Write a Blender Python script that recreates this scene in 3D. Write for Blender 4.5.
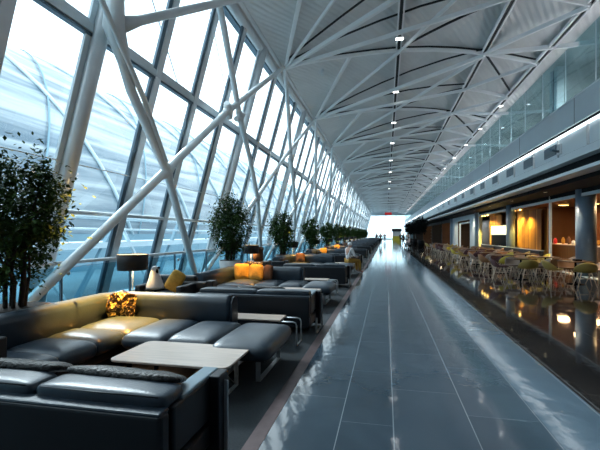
import bpy, bmesh, math, random
from mathutils import Vector, Matrix, noise
random.seed(7)
for o in list(bpy.data.objects): bpy.data.objects.remove(o)
S = bpy.context.scene
COL = S.collection
V = Vector
PI = math.pi
# ---------------------------------------------------------------- camera, world, light
TH = math.atan(86/400)
cd = bpy.data.cameras.new('camera'); cam = bpy.data.objects.new('camera', cd); COL.objects.link(cam)
cam.location = (0, 0, 1.6); cam.rotation_euler = (PI/2, 0, TH)
cd.sensor_width = 36; cd.lens = 36*400/600; cd.shift_y = 9/600; cd.clip_end = 600; cd.clip_start = .05
S.camera = cam
W = bpy.data.worlds.new('world'); S.world = W; W.use_nodes = True
nt = W.node_tree; nt.nodes.clear()
wo = nt.nodes.new('ShaderNodeOutputWorld'); bg = nt.nodes.new('ShaderNodeBackground')
tc = nt.nodes.new('ShaderNodeTexCoord'); sep = nt.nodes.new('ShaderNodeSeparateXYZ')
rmp = nt.nodes.new('ShaderNodeValToRGB'); nz = nt.nodes.new('ShaderNodeTexNoise'); mx = nt.nodes.new('ShaderNodeMixRGB')
nz.inputs['Scale'].default_value = 2.2; nz.inputs['Detail'].default_value = 5
nt.links.new(tc.outputs['Generated'], sep.inputs[0]); nt.links.new(tc.outputs['Generated'], nz.inputs[0])
nt.links.new(sep.outputs[2], rmp.inputs[0])
cr = rmp.color_ramp
cr.elements[0].position = 0.0; cr.elements[0].color = (.78, .87, .93, 1)
cr.elements[1].position = .7; cr.elements[1].color = (.66, .80, .92, 1)
e = cr.elements.new(.2); e.color = (.90, .96, 1, 1)
r2 = nt.nodes.new('ShaderNodeValToRGB'); r2.color_ramp.elements[0].position = .42; r2.color_ramp.elements[1].position = .62
nt.links.new(nz.outputs['Fac'], r2.inputs[0]); nt.links.new(r2.outputs[0], mx.inputs[0])
nt.links.new(rmp.outputs[0], mx.inputs[1]); mx.inputs[2].default_value = (.93, .97, 1, 1)
nt.links.new(mx.outputs[0], bg.inputs[0]); bg.inputs[1].default_value = 1.9
nt.links.new(bg.outputs[0], wo.inputs[0])
sl = bpy.data.lights.new('sun', 'SUN'); sl.energy = 2.2; sl.angle = math.radians(12); sl.color = (.93, .97, 1)
so = bpy.data.objects.new('sun', sl); COL.objects.link(so); so.rotation_euler = (math.radians(52), 0, math.radians(-128))
vs = S.view_settings; vs.view_transform = 'Standard'; vs.look = 'None'; vs.gamma = 1; vs.use_curve_mapping = False
vs.exposure = 0.85
# ---------------------------------------------------------------- materials
def mat(name, col, rough=.5, metal=0, emit=None, es=0, var=0, vscale=8, bump=0, bscale=40, stretch=None, spec=None, coat=0, col2=None):
    m = bpy.data.materials.new(name); m.use_nodes = True
    t = m.node_tree; b = t.nodes['Principled BSDF']
    b.inputs['Base Color'].default_value = (*col, 1); b.inputs['Roughness'].default_value = rough; b.inputs['Metallic'].default_value = metal
    if spec is not None: b.inputs['Specular IOR Level'].default_value = spec
    if coat: b.inputs['Coat Weight'].default_value = coat; b.inputs['Coat Roughness'].default_value = .15
    if emit: b.inputs['Emission Color'].default_value = (*emit, 1); b.inputs['Emission Strength'].default_value = es
    c = t.nodes.new('ShaderNodeTexCoord'); mp = t.nodes.new('ShaderNodeMapping'); t.links.new(c.outputs['Object'], mp.inputs[0])
    if stretch: mp.inputs['Scale'].default_value = stretch
    if var or col2:
        n = t.nodes.new('ShaderNodeTexNoise'); n.inputs['Scale'].default_value = vscale; n.inputs['Detail'].default_value = 5
        r = t.nodes.new('ShaderNodeValToRGB'); t.links.new(mp.outputs[0], n.inputs[0]); t.links.new(n.outputs['Fac'], r.inputs[0])
        r.color_ramp.elements[0].position = .3; r.color_ramp.elements[1].position = .7
        c2 = col2 if col2 else tuple(min(1, x*(1+var)) for x in col)
        c1 = col if col2 else tuple(x*(1-var) for x in col)
        r.color_ramp.elements[0].color = (*c1, 1); r.color_ramp.elements[1].color = (*c2, 1)
        t.links.new(r.outputs[0], b.inputs['Base Color'])
    if bump:
        n = t.nodes.new('ShaderNodeTexNoise'); n.inputs['Scale'].default_value = bscale; n.inputs['Detail'].default_value = 4
        u = t.nodes.new('ShaderNodeBump'); u.inputs['Strength'].default_value = bump; u.inputs['Distance'].default_value = .02
        t.links.new(mp.outputs[0], n.inputs[0]); t.links.new(n.outputs['Fac'], u.inputs['Height']); t.links.new(u.outputs[0], b.inputs['Normal'])
    return m
def glassmat(name, tint, refl=.06, rough=.02, gain=.35):
    m = bpy.data.materials.new(name); m.use_nodes = True; t = m.node_tree; t.nodes.clear()
    o = t.nodes.new('ShaderNodeOutputMaterial'); tr = t.nodes.new('ShaderNodeBsdfTransparent'); gl = t.nodes.new('ShaderNodeBsdfGlossy')
    mi = t.nodes.new('ShaderNodeMixShader'); fr = t.nodes.new('ShaderNodeLayerWeight'); fr.inputs['Blend'].default_value = .5
    pw = t.nodes.new('ShaderNodeMath'); pw.operation = 'POWER'; pw.inputs[1].default_value = 5; t.links.new(fr.outputs['Facing'], pw.inputs[0])
    ma = t.nodes.new('ShaderNodeMath'); ma.operation = 'MULTIPLY_ADD'; ma.inputs[1].default_value = gain; ma.inputs[2].default_value = refl; ma.use_clamp = True
    tr.inputs[0].default_value = (*tint, 1); gl.inputs[0].default_value = (.9, .95, 1, 1); gl.inputs[1].default_value = rough
    t.links.new(pw.outputs[0], ma.inputs[0]); t.links.new(ma.outputs[0], mi.inputs[0]); t.links.new(tr.outputs[0], mi.inputs[1]); t.links.new(gl.outputs[0], mi.inputs[2])
    t.links.new(mi.outputs[0], o.inputs[0]); return m
M = {}
M['steel'] = mat('white_painted_steel', (.68, .74, .76), .38, .1, var=.06, vscale=3)
M['mull'] = mat('mullion_metal', (.66, .72, .75), .32, .15, var=.1, vscale=2)
M['mulldark'] = mat('dark_mullion_metal', (.10, .15, .19), .3, .6)
M['glass'] = glassmat('facade_glass', (.80, .92, .96), .06)
M['bglass'] = glassmat('balustrade_glass', (.62, .82, .88), .07)
M['sglass'] = glassmat('screen_glass', (.74, .87, .89), .05, .03, .22)
M['ceil2'] = mat('ceiling_panel_dark', (.20, .23, .25), .6, .2, var=.12, vscale=1.5)
M['rib'] = mat('ceiling_rib', (.86, .88, .88), .5, 0)
M['black'] = mat('matte_black', (.006, .008, .011), .7, spec=.1)
M['slot'] = mat('slot_black', (.012, .014, .016), .7)
M['leather'] = mat('navy_leather', (.020, .036, .054), .38, var=.25, vscale=5, bump=.12, bscale=60, spec=.7)
M['leather2'] = mat('black_leather', (.010, .014, .020), .42, var=.2, vscale=6, bump=.1, bscale=60)
M['brownleather'] = mat('brown_leather', (.055, .040, .032), .38, var=.2, vscale=6, bump=.1, bscale=50)
M['frame'] = mat('sofa_frame', (.007, .010, .015), .45)
M['chrome'] = mat('brushed_steel', (.62, .66, .68), .35, .6)
M['wood'] = mat('pale_veneer', (.62, .50, .42), .34, var=.14, vscale=3, stretch=(.8, 14, 1), spec=.6)
M['woodd'] = mat('brown_wood', (.16, .075, .03), .4, var=.3, vscale=3, stretch=(6, 6, .5))
M['carpet'] = mat('charcoal_carpet', (.042, .052, .060), .95, var=.25, vscale=60, bump=.5, bscale=300)
M['carpetb'] = mat('brown_rug', (.20, .10, .045), .9, var=.2, vscale=40, bump=.4, bscale=200)
M['strip'] = mat('pinkish_metal_strip', (.15, .105, .105), .45, .3, var=.15, vscale=10)
M['fascia'] = mat('blue_grey_panel', (.58, .68, .73), .4, .1, var=.04, vscale=1)
M['fascial'] = mat('pale_panel', (.78, .86, .89), .4, .1)
M['column'] = mat('blue_grey_column', (.26, .34, .42), .4, .1, var=.05, vscale=1)
M['white'] = mat('white_paint', (.75, .77, .78), .5)
M['ledw'] = mat('led_white', (1, 1, 1), .5, emit=(.9, .97, 1), es=3.0)
M['ledb'] = mat('led_bright', (1, 1, 1), .5, emit=(1, 1, .98), es=6.0)
M['warm'] = mat('warm_lamp', (1, .8, .4), .5, emit=(1, .62, .15), es=9)
M['cream'] = mat('cream_light_box', (1, .9, .6), .5, emit=(1, .86, .5), es=.95)
M['leaf'] = mat('green_leaf', (.035, .075, .018), .65, var=.5, vscale=6, spec=.15)
M['leafd'] = mat('dark_leaf', (.006, .010, .010), .7, spec=.1, var=.5, vscale=6)
M['bark'] = mat('bark', (.035, .025, .018), .85, var=.3, vscale=20)
M['soil'] = mat('soil', (.02, .014, .01), .95, bump=.5, bscale=60)
M['potb'] = mat('brown_planter', (.035, .02, .018), .45, var=.2, vscale=8)
M['potw'] = mat('white_planter', (.6, .62, .62), .4)
M['shade'] = mat('black_shade', (.008, .007, .007), .6)
M['shadein'] = mat('white_shade_lining', (.8, .78, .72), .6)
M['mustard'] = mat('mustard_fabric', (.42, .24, .035), .8, var=.2, vscale=20, bump=.4, bscale=60)
M['brownfab'] = mat('brown_fabric', (.10, .045, .02), .8, var=.2, vscale=20, bump=.4, bscale=60)
M['cerw'] = mat('white_ceramic', (.8, .82, .84), .3)
M['apron'] = mat('outside_apron', (.27, .36, .40), .5, var=.35, vscale=.12)
M['skin'] = mat('skin', (.42, .24, .17), .6)
M['hair'] = mat('dark_hair', (.015, .011, .009), .6)
M['ctaupe'] = mat('taupe_shell', (.36, .28, .23), .5)
M['colive'] = mat('olive_shell', (.46, .33, .09), .5)
M['cplum'] = mat('plum_shell', (.10, .035, .04), .5)
M['cyel'] = mat('lime_yellow_shell', (.66, .52, .07), .5)
M['ctan'] = mat('tan_shell', (.36, .18, .08), .5)
M['legw'] = mat('pale_wood_leg', (.70, .60, .48), .45, var=.15, vscale=12)
M['brownwall'] = mat('brown_wall', (.14, .060, .025), .6, var=.15, vscale=1.5)
M['darkwall'] = mat('dark_wall', (.025, .022, .022), .6)
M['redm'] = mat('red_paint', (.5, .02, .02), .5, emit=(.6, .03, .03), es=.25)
M['yellow'] = mat('yellow_paint', (.7, .6, .05), .5)
def sequins():
    m = mat('gold_black_sequins', (.05, .03, .01), .35, .5); t = m.node_tree; b = t.nodes['Principled BSDF']
    c = t.nodes.new('ShaderNodeTexCoord'); v = t.nodes.new('ShaderNodeTexVoronoi'); v.inputs['Scale'].default_value = 22
    r = t.nodes.new('ShaderNodeValToRGB'); r.color_ramp.interpolation = 'CONSTANT'
    r.color_ramp.elements[0].color = (.02, .012, .006, 1); r.color_ramp.elements[1].position = .52; r.color_ramp.elements[1].color = (.5, .36, .12, 1)
    e2 = r.color_ramp.elements.new(.72); e2.color = (.12, .07, .02, 1)
    n = t.nodes.new('ShaderNodeTexNoise'); n.inputs['Scale'].default_value = 9; n.inputs['Detail'].default_value = 6; n.inputs['Distortion'].default_value = 2
    u = t.nodes.new('ShaderNodeBump'); u.inputs['Strength'].default_value = .9; u.inputs['Distance'].default_value = .03
    t.links.new(c.outputs['Object'], v.inputs[0]); t.links.new(c.outputs['Object'], n.inputs[0]); t.links.new(n.outputs['Fac'], r.inputs[0])
    t.links.new(r.outputs[0], b.inputs['Base Color']); t.links.new(v.outputs['Distance'], u.inputs['Height']); t.links.new(u.outputs[0], b.inputs['Normal'])
    return m
M['sequin'] = sequins()
M['darkseq'] = mat('dark_crinkled_fabric', (.022, .020, .018), .4, .3, var=.7, vscale=25, bump=1, bscale=40)
def curtain(name, c1, c2):
    m = mat(name, c1, .45); t = m.node_tree; b = t.nodes['Principled BSDF']
    c = t.nodes.new('ShaderNodeTexCoord'); mp = t.nodes.new('ShaderNodeMapping'); mp.inputs['Scale'].default_value = (1, 1, .02)
    n = t.nodes.new('ShaderNodeTexNoise'); n.inputs['Scale'].default_value = 5; n.inputs['Detail'].default_value = 3
    r = t.nodes.new('ShaderNodeValToRGB'); r.color_ramp.elements[0].position = .38; r.color_ramp.elements[1].position = .62
    r.color_ramp.elements[0].color = (*c1, 1); r.color_ramp.elements[1].color = (*c2, 1)
    t.links.new(c.outputs['Object'], mp.inputs[0]); t.links.new(mp.outputs[0], n.inputs[0]); t.links.new(n.outputs['Fac'], r.inputs[0]); t.links.new(r.outputs[0], b.inputs['Base Color'])
    return m
M['panelwood'] = curtain('fluted_wood', (.12, .05, .015), (.40, .22, .05))
def stone(name, c1, c2, xlines, ystep, rough, wav, line, dark=None):
    """polished stone: slabs between the given joints, wavy reflection, veins"""
    m = mat(name, c1, rough); t = m.node_tree; b = t.nodes['Principled BSDF']; L = t.links.new; N = t.nodes.new
    b.inputs['Specular IOR Level'].default_value = .75
    c = N('ShaderNodeTexCoord'); sp = N('ShaderNodeSeparateXYZ'); L(c.outputs['Object'], sp.inputs[0])
    def mth(op, a, bb=None):
        q = N('ShaderNodeMath'); q.operation = op
        for i, x in enumerate((a, bb)):
            if x is None: continue
            if isinstance(x, (int, float)): q.inputs[i].default_value = x
            else: L(x, q.inputs[i])
        return q.outputs[0]
    acc = None; tid = None
    for x, w in xlines:
        d = mth('LESS_THAN', mth('ABSOLUTE', mth('SUBTRACT', sp.outputs[0], x)), w)
        acc = d if acc is None else mth('MAXIMUM', acc, d)
        g = mth('GREATER_THAN', sp.outputs[0], x); tid = g if tid is None else mth('ADD', tid, g)
    off = mth('MULTIPLY', tid, .37*ystep)
    yy = mth('ADD', sp.outputs[1], off)
    fy = mth('PINGPONG', yy, ystep/2)
    dy = mth('MULTIPLY', mth('LESS_THAN', fy, .003), .45)
    acc = mth('MAXIMUM', acc, dy)
    cell = mth('FLOOR', mth('DIVIDE', yy, ystep))
    cb = N('ShaderNodeCombineXYZ'); L(tid, cb.inputs[0]); L(cell, cb.inputs[1])
    wn = N('ShaderNodeTexWhiteNoise'); L(cb.outputs[0], wn.inputs[0])
    n = N('ShaderNodeTexNoise'); n.inputs['Scale'].default_value = 1.3; n.inputs['Detail'].default_value = 8; n.inputs['Distortion'].default_value = 1.2
    L(c.outputs['Object'], n.inputs[0])
    f = mth('ADD', mth('MULTIPLY', n.outputs['Fac'], .7), mth('MULTIPLY', wn.outputs[0], .3))
    mi = N('ShaderNodeMixRGB'); mi.inputs[1].default_value = (*c1, 1); mi.inputs[2].default_value = (*c2, 1)
    r = N('ShaderNodeValToRGB'); r.color_ramp.elements[0].position = .3; r.color_ramp.elements[1].position = .7
    L(f, r.inputs[0]); L(r.outputs[0], mi.inputs[0])
    m2 = N('ShaderNodeMixRGB'); L(mth('MULTIPLY', acc, .75), m2.inputs[0]); L(mi.outputs[0], m2.inputs[1]); m2.inputs[2].default_value = (*line, 1)
    L(m2.outputs[0], b.inputs['Base Color'])
    n2 = N('ShaderNodeTexNoise'); n2.inputs['Scale'].default_value = 3.2; n2.inputs['Detail'].default_value = 4; n2.inputs['Distortion'].default_value = .6
    L(c.outputs['Object'], n2.inputs[0])
    u = N('ShaderNodeBump'); u.inputs['Strength'].default_value = wav; u.inputs['Distance'].default_value = .02
    h = mth('SUBTRACT', n2.outputs['Fac'], mth('MULTIPLY', acc, .05))
    L(h, u.inputs['Height']); L(u.outputs[0], b.inputs['Normal'])
    return m
XL = [(-.38, .004), (.06, .005), (.70, .004), (1.29, .004)]
M['stone'] = stone('blue_grey_polished_stone', (.045, .072, .098), (.066, .098, .13), XL, 1.3, .075, .16, (.32, .38, .42))
M['stone_reflection'] = stone('stone_painted_reflection', (.10, .155, .205), (.13, .19, .24), [(1.84, .006)], 2.6, .09, .2, (.3, .36, .4))  # paler than the aisle stone: reflected ceiling put into the colour
M['stoneb'] = stone('dark_brown_polished_stone', (.028, .026, .026), (.050, .042, .038), [(1.9+.62*i, .005) for i in range(9)], 1.24, .045, .05, (.22, .24, .25))
M['stonec'] = stone('cafe_floor_stone', (.03, .03, .032), (.045, .042, .04), [(7.6+.9*i, .005) for i in range(5)], 1.24, .12, .1, (.15, .15, .15))
def ceilmat():
    m = mat('ribbed_grey_ceiling', (.16, .19, .205), .55, .3); t = m.node_tree; b = t.nodes['Principled BSDF']; L = t.links.new
    c = t.nodes.new('ShaderNodeTexCoord'); w = t.nodes.new('ShaderNodeTexWave'); w.inputs['Scale'].default_value = 1.6; w.bands_direction = 'X'
    mp = t.nodes.new('ShaderNodeMapping'); mp.inputs['Rotation'].default_value = (0, 0, .5)
    u = t.nodes.new('ShaderNodeBump'); u.inputs['Strength'].default_value = .35; u.inputs['Distance'].default_value = .05
    n = t.nodes.new('ShaderNodeTexNoise'); n.inputs['Scale'].default_value = .6
    r = t.nodes.new('ShaderNodeValToRGB'); r.color_ramp.elements[0].color = (.66, .67, .66, 1); r.color_ramp.elements[1].color = (.76, .77, .76, 1)
    L(c.outputs['Object'], mp.inputs[0]); L(mp.outputs[0], w.inputs[0]); L(w.outputs['Fac'], u.inputs['Height']); L(u.outputs[0], b.inputs['Normal'])
    L(c.outputs['Object'], n.inputs[0]); L(n.outputs['Fac'], r.inputs[0]); L(r.outputs[0], b.inputs['Base Color'])
    return m
M['ceil'] = ceilmat()
def roofmat():
    m = mat('outside_curved_roof', (.35, .5, .58), .35); t = m.node_tree; b = t.nodes['Principled BSDF']; L = t.links.new
    c = t.nodes.new('ShaderNodeTexCoord'); mp = t.nodes.new('ShaderNodeMapping'); mp.inputs['Scale'].default_value = (.8, .05, .8)
    n = t.nodes.new('ShaderNodeTexNoise'); n.inputs['Scale'].default_value = 1; n.inputs['Detail'].default_value = 6; n.inputs['Distortion'].default_value = 1.0
    r = t.nodes.new('ShaderNodeValToRGB'); r.color_ramp.elements[0].position = .36; r.color_ramp.elements[1].position = .64
    r.color_ramp.elements[0].color = (.10, .16, .21, 1); r.color_ramp.elements[1].color = (.44, .50, .53, 1)
    L(c.outputs['Object'], mp.inputs[0]); L(mp.outputs[0], n.inputs[0]); L(n.outputs['Fac'], r.inputs[0]); L(r.outputs[0], b.inputs['Base Color'])
    return m
M['roof'] = roofmat()
M['outdark'] = mat('outside_blue_steel', (.20, .34, .42), .4)
M['outpale'] = mat('outside_pale_steel', (.6, .72, .78), .4)
# ---------------------------------------------------------------- mesh helpers
class G:
    def __init__(s): s.b = bmesh.new()
    def box(s, x0, x1, y0, y1, z0, z1, bev=0, seg=2, rot=0, c=None):
        b = bmesh.new(); bmesh.ops.create_cube(b, size=1)
        for v in b.verts: v.co = V((x0+(v.co.x+.5)*(x1-x0), y0+(v.co.y+.5)*(y1-y0), z0+(v.co.z+.5)*(z1-z0)))
        if bev: bmesh.ops.bevel(b, geom=b.edges[:], offset=bev, segments=seg, affect='EDGES', profile=.5)
        if rot: bmesh.ops.rotate(b, verts=b.verts, cent=c or V(((x0+x1)/2, (y0+y1)/2, 0)), matrix=Matrix.Rotation(rot, 3, 'Z'))
        s.join(b); return s
    def join(s, b):
        me = bpy.data.meshes.new('t'); b.to_mesh(me); b.free(); s.b.from_mesh(me); bpy.data.meshes.remove(me)
    def tube(s, pts, r, n=10, cap=True):
        pts = [V(p) for p in pts]; rs = r if isinstance(r, (list, tuple)) else [r]*len(pts)
        rings = []; up = None
        for i, p in enumerate(pts):
            a = pts[max(i-1, 0)]; c = pts[min(i+1, len(pts)-1)]; t = (c-a).normalized()
            if up is None:
                up = V((0, 0, 1)) if abs(t.z) < .9 else V((1, 0, 0))
            x = t.cross(up).normalized(); y = x.cross(t).normalized(); up = y
            rings.append([s.b.verts.new(p+(x*math.cos(2*PI*k/n)+y*math.sin(2*PI*k/n))*rs[i]) for k in range(n)])
        for i in range(len(rings)-1):
            for k in range(n): s.b.faces.new((rings[i][k], rings[i][(k+1) % n], rings[i+1][(k+1) % n], rings[i+1][k])).smooth = True
        if cap:
            s.b.faces.new(rings[0][::-1]); s.b.faces.new(rings[-1])
        return s
    def bar(s, p, q, w, h):  # rectangular bar, w across, h in z-ish
        p, q = V(p), V(q); t = (q-p).normalized(); up = V((0, 0, 1)) if abs(t.z) < .95 else V((0, 1, 0))
        x = t.cross(up).normalized(); y = x.cross(t).normalized()
        a = [[s.b.verts.new(o+x*w/2*i+y*h/2*j) for i, j in ((-1, -1), (1, -1), (1, 1), (-1, 1))] for o in (p, q)]
        for k in range(4): s.b.faces.new((a[0][k], a[0][(k+1) % 4], a[1][(k+1) % 4], a[1][k]))
        s.b.faces.new(a[0][::-1]); s.b.faces.new(a[1]); return s
    def lathe(s, prof, c=(0, 0, 0), n=28, cap=True):
        c = V(c); rings = [[s.b.verts.new(c+V((r*math.cos(2*PI*k/n), r*math.sin(2*PI*k/n), z))) for k in range(n)] for r, z in prof]
        for i in range(len(rings)-1):
            for k in range(n): s.b.faces.new((rings[i][k], rings[i][(k+1) % n], rings[i+1][(k+1) % n], rings[i+1][k])).smooth = True
        if cap: s.b.faces.new(rings[0][::-1]); s.b.faces.new(rings[-1])
        return s
    def sup(s, c, h, e1=.3, e2=.3, n=28, m=18, rot=None, wob=0, sag=0):
        """superellipsoid: half sizes h, small e = boxy"""
        c = V(c); f = lambda w, e: math.copysign(abs(w)**e, w)
        rings = []
        for i in range(1, m):
            ph = -PI/2+PI*i/m; row = []
            for k in range(n):
                a = 2*PI*k/n
                p = V((h[0]*f(math.cos(ph), e1)*f(math.cos(a), e2), h[1]*f(math.cos(ph), e1)*f(math.sin(a), e2), h[2]*f(math.sin(ph), e1)))
                if wob: p += p.normalized()*noise.noise((p+c)*9)*wob
                if rot: p = rot @ p
                row.append(s.b.verts.new(c+p))
            rings.append(row)
        tp = [V((0, 0, -h[2])), V((0, 0, h[2]))]
        if rot: tp = [rot @ p for p in tp]
        v0, v1 = s.b.verts.new(c+tp[0]), s.b.verts.new(c+tp[1])
        for i in range(len(rings)-1):
            for k in range(n): s.b.faces.new((rings[i][k], rings[i][(k+1) % n], rings[i+1][(k+1) % n], rings[i+1][k])).smooth = True
        for k in range(n):
            s.b.faces.new((v0, rings[0][(k+1) % n], rings[0][k])).smooth = True
            s.b.faces.new((v1, rings[-1][k], rings[-1][(k+1) % n])).smooth = True
        return s
    def sweep(s, path, prof):
        """closed profile [(side,z)] swept along a horizontal path"""
        pts = [V(p) for p in path]; rings = []
        for i, p in enumerate(pts):
            t = (pts[min(i+1, len(pts)-1)]-pts[max(i-1, 0)]).normalized(); x = V((t.y, -t.x, 0))
            rings.append([s.b.verts.new(p+x*a+V((0, 0, z))) for a, z in prof])
        n = len(prof)
        for i in range(len(rings)-1):
            for k in range(n): s.b.faces.new((rings[i][k], rings[i][(k+1) % n], rings[i+1][(k+1) % n], rings[i+1][k])).smooth = True
        s.b.faces.new(rings[0][::-1]); s.b.faces.new(rings[-1]); return s
    def quad(s, *p):
        s.b.faces.new([s.b.verts.new(V(q)) for q in p]); return s
    def build(s, name, m, parent=None, org=None):
        bmesh.ops.recalc_face_normals(s.b, faces=s.b.faces[:])
        if org is None and parent is None and len(s.b.verts):
            xs = [v.co for v in s.b.verts]
            org = V(((min(v.x for v in xs)+max(v.x for v in xs))/2, (min(v.y for v in xs)+max(v.y for v in xs))/2, min(v.z for v in xs)))
        me = bpy.data.meshes.new(name)
        if org is not None:
            for v in s.b.verts: v.co -= V(org)
        s.b.to_mesh(me); s.b.free()
        for q in (m if isinstance(m, (list, tuple)) else [m]): me.materials.append(M[q])
        o = bpy.data.objects.new(name, me); COL.objects.link(o)
        if org is not None: o.location = org
        if parent: o.parent = parent
        return o
def struct(o): o['kind'] = 'structure'; return o
def tag(o, label, cat, group=None, kind=None):
    o['label'] = label; o['category'] = cat
    if group: o['group'] = group
    if kind: o['kind'] = kind
    return o
def thing(name, loc, label, cat, group=None, rz=0):
    o = bpy.data.objects.new(name, None); COL.objects.link(o); o.location = loc; o.rotation_euler = (0, 0, rz); o.empty_display_size = .1
    return tag(o, label, cat, group)
def kids(o): return [c for c in ALLO if c.parent is o]
ALLO = []
def copy_tree(o, label=None, loc=None, rz=None, scale=None, swap=None, parent=None):
    c = o.copy(); COL.objects.link(c); c.parent = parent
    if label: c['label'] = label
    if loc is not None: c.location = loc
    if rz is not None: c.rotation_euler = (0, 0, rz)
    if scale is not None: c.scale = scale if hasattr(scale, '__len__') else (scale,)*3
    for ch in list(o.children):
        k = copy_tree(ch, parent=c, swap=swap)
        if swap and ch.name.split('.')[0] in swap and k.type == 'MESH':
            k.material_slots[0].link = 'OBJECT'; k.material_slots[0].material = M[swap[ch.name.split('.')[0]]]
    return c
YE = 125.0  # far end of the hall
# ---------------------------------------------------------------- floors
struct(G().box(-.93, 1.30, -3, YE, -.1, 0).build('floor', 'stone', org=(0, 0, 0)))
struct(G().box(1.30, 1.86, -3, YE, -.1, 0).build('floor', 'stone_reflection', org=(0, 0, 0)))  # strip where the pale ceiling reflection is painted into the floor
struct(G().box(1.86, 7.5, -3, YE, -.1, 0).build('floor', 'stoneb', org=(0, 0, 0)))
struct(G().box(7.5, 13, -3, YE, -.1, 0).build('floor', 'stonec', org=(0, 0, 0)))
struct(G().box(-6.75, -1.05, -3, YE, -.1, 0).build('floor', 'carpet', org=(0, 0, 0)))
struct(G().box(-1.05, -.93, -3, YE, -.1, .004).build('trim_1', 'strip', org=(0, 0, 0)))
# ---------------------------------------------------------------- ceiling
def zc(x):
    if x < 0: return 8.4-.015*x*x
    if x < 5: return 8.4-.035*x*x
    return 7.525-.2*(x-5)
P0, PER = 1.0, 7.0
EX = -3.80
cols = [-4.35, -2.0, .45, 1.9, 3.35, 5.0, 6.6, 9.5, 13]
g = G(); grid = {}
nrow = 36
for j in range(-1, nrow+1):
    for i, x in enumerate(cols):
        y = P0-PER+j*PER/2
        z = zc(x)+(.16 if (i+j) % 2 else 0)*(1 if 0 < i < 7 else 0)
        grid[i, j] = g.b.verts.new((x, y, z))
for j in range(-1, nrow):
    for i in range(len(cols)-1):
        a, b_, c_, d_ = grid[i, j], grid[i+1, j], grid[i+1, j+1], grid[i, j+1]
        fs = [(a, b_, c_), (a, c_, d_)] if (i+j) % 2 else [(a, b_, d_), (b_, c_, d_)]
        for f in fs: g.b.faces.new(f)
ceil = struct(g.build('ceiling', 'ceil', org=(0, 0, 0)))
# roof deck above keeps daylight out
struct(G().box(-4.6, 13.2, -7, YE+3, 8.75, 8.85).build('ceiling', 'ceil2'))
n = 1
def trim(g, m, parent=None):
    global n
    n += 1
    return struct(g.build('trim_%d' % n, m, parent, org=(0, 0, 0) if parent is None else None))
# long dark slots and pale lips
for x in (.45, 3.35, 5.05):
    z = zc(x)
    trim(G().box(x-.045, x+.045, -5, YE, z-.10, z-.02), 'slot')
    trim(G().box(x-.10, x-.055, -5, YE, z-.12, z-.02).box(x+.055, x+.10, -5, YE, z-.12, z-.02), 'rib')
trim(G().tube([(-4.25, -5, 8.02), (-4.25, YE, 8.02)], .13, 12), 'steel')
trim(G().tube([(-4.02, -5, 8.16), (-4.02, YE, 8.16)], .07, 8), 'steel')
trim(G().box(-4.55, -4.38, -5, YE, 7.9, 8.2), 'mulldark')
nodes = [P0+PER*j for j in range(0, 18)]
for j, y in enumerate(nodes):
    far = y > 60
    # transverse rib
    xs = [EX, -2, -.5, .45, 1.5, 2.4, 3.35, 4.2, 5.05]
    for a, b2 in zip(xs, xs[1:]):
        pass
    g = G()
    for a, b2 in zip(xs, xs[1:]): g.bar((a, y, zc(a)-.10), (b2, y, zc(b2)-.10), .11, .12)
    trim(g, 'rib')
    if not far: 
        g = G()
        for a, b2 in zip(xs, xs[1:]): g.bar((a, y-.08, zc(a)-.03), (b2, y-.08, zc(b2)-.03), .035, .05)
        trim(g, 'slot')
    def diag(p, q, w, m='rib', dz=.12, ht=.12, straight=False):
        k = 6; pts = []
        for i in range(k+1):
            t = i/k; x = p[0]+(q[0]-p[0])*t; yy = p[1]+(q[1]-p[1])*t; 
            zz = (zc(p[0])*(1-t)+zc(q[0])*t)-.06 if straight else zc(x)
            pts.append((x, yy, min(zz, zc(x))-dz))
        gg = G()
        for a, b2 in zip(pts, pts[1:]): gg.bar(a, b2, w, ht)
        trim(gg, m)
    diag((EX, y), (3.35, y-7.0), .12, straight=True)
    diag((EX, y), (3.35, y-3.6), .08, straight=True)
    if not far:
        diag((EX+.1, y-.25), (3.35, y-4.0), .04, 'slot', .06, .05)
        diag((EX+.1, y-.35), (3.35, y-7.3), .04, 'slot', .06, .05)
    diag((EX, y), (-1.3, y-7.0), .11)
    diag((EX, y), (.45, y-7.0), .05, straight=True)
    diag((.45, y), (3.35, y-7.0), .05, straight=True)
    diag((3.35, y), (9.5, y-4.2), .12)
    diag((3.35, y), (5.05, y-3.5), .07)
    diag((3.35, y-3.5), (5.05, y-7), .06)
    diag((3.35, y), (5.05, y+3.0), .05, 'slot', .06, .06)
    diag((.45, y), (3.35, y-3.5), .05, 'slot', .06, .06)
    if not far: diag((3.35, y-3.6), (5.05, y-3.6), .06)
# small ceiling lights sitting in the slots
cl = 0
ordn = ['nearest', 'second nearest', 'third nearest', 'fourth nearest', 'fifth nearest', 'sixth nearest', 'seventh nearest', 'eighth nearest', 'ninth nearest', 'tenth nearest', 'eleventh nearest', 'twelfth nearest', 'thirteenth nearest', 'fourteenth nearest', 'fifteenth nearest', 'sixteenth nearest', 'seventeenth nearest', 'eighteenth nearest', 'nineteenth nearest', 'twentieth nearest']
proto = None
for k, y in enumerate([14.0, 19.2, 24.5, 30, 37, 44, 52, 60]):
    lab = 'small white ceiling light in the central dark slot, %s along it' % ordn[k]
    if proto is None:
        proto = thing('ceiling_light', (.45, y, zc(.45)-.14), lab, 'ceiling light', 'small lights in the central ceiling slot')
        G().box(-.13, .13, -.09, .09, -.02, .03, .01).build('housing', 'white', proto)
        G().box(-.12, .12, -.08, .08, -.03, -.02).build('lens', 'ledb', proto)
    else: copy_tree(proto, lab, (.45, y, zc(.45)-.14))
pr = proto
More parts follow.
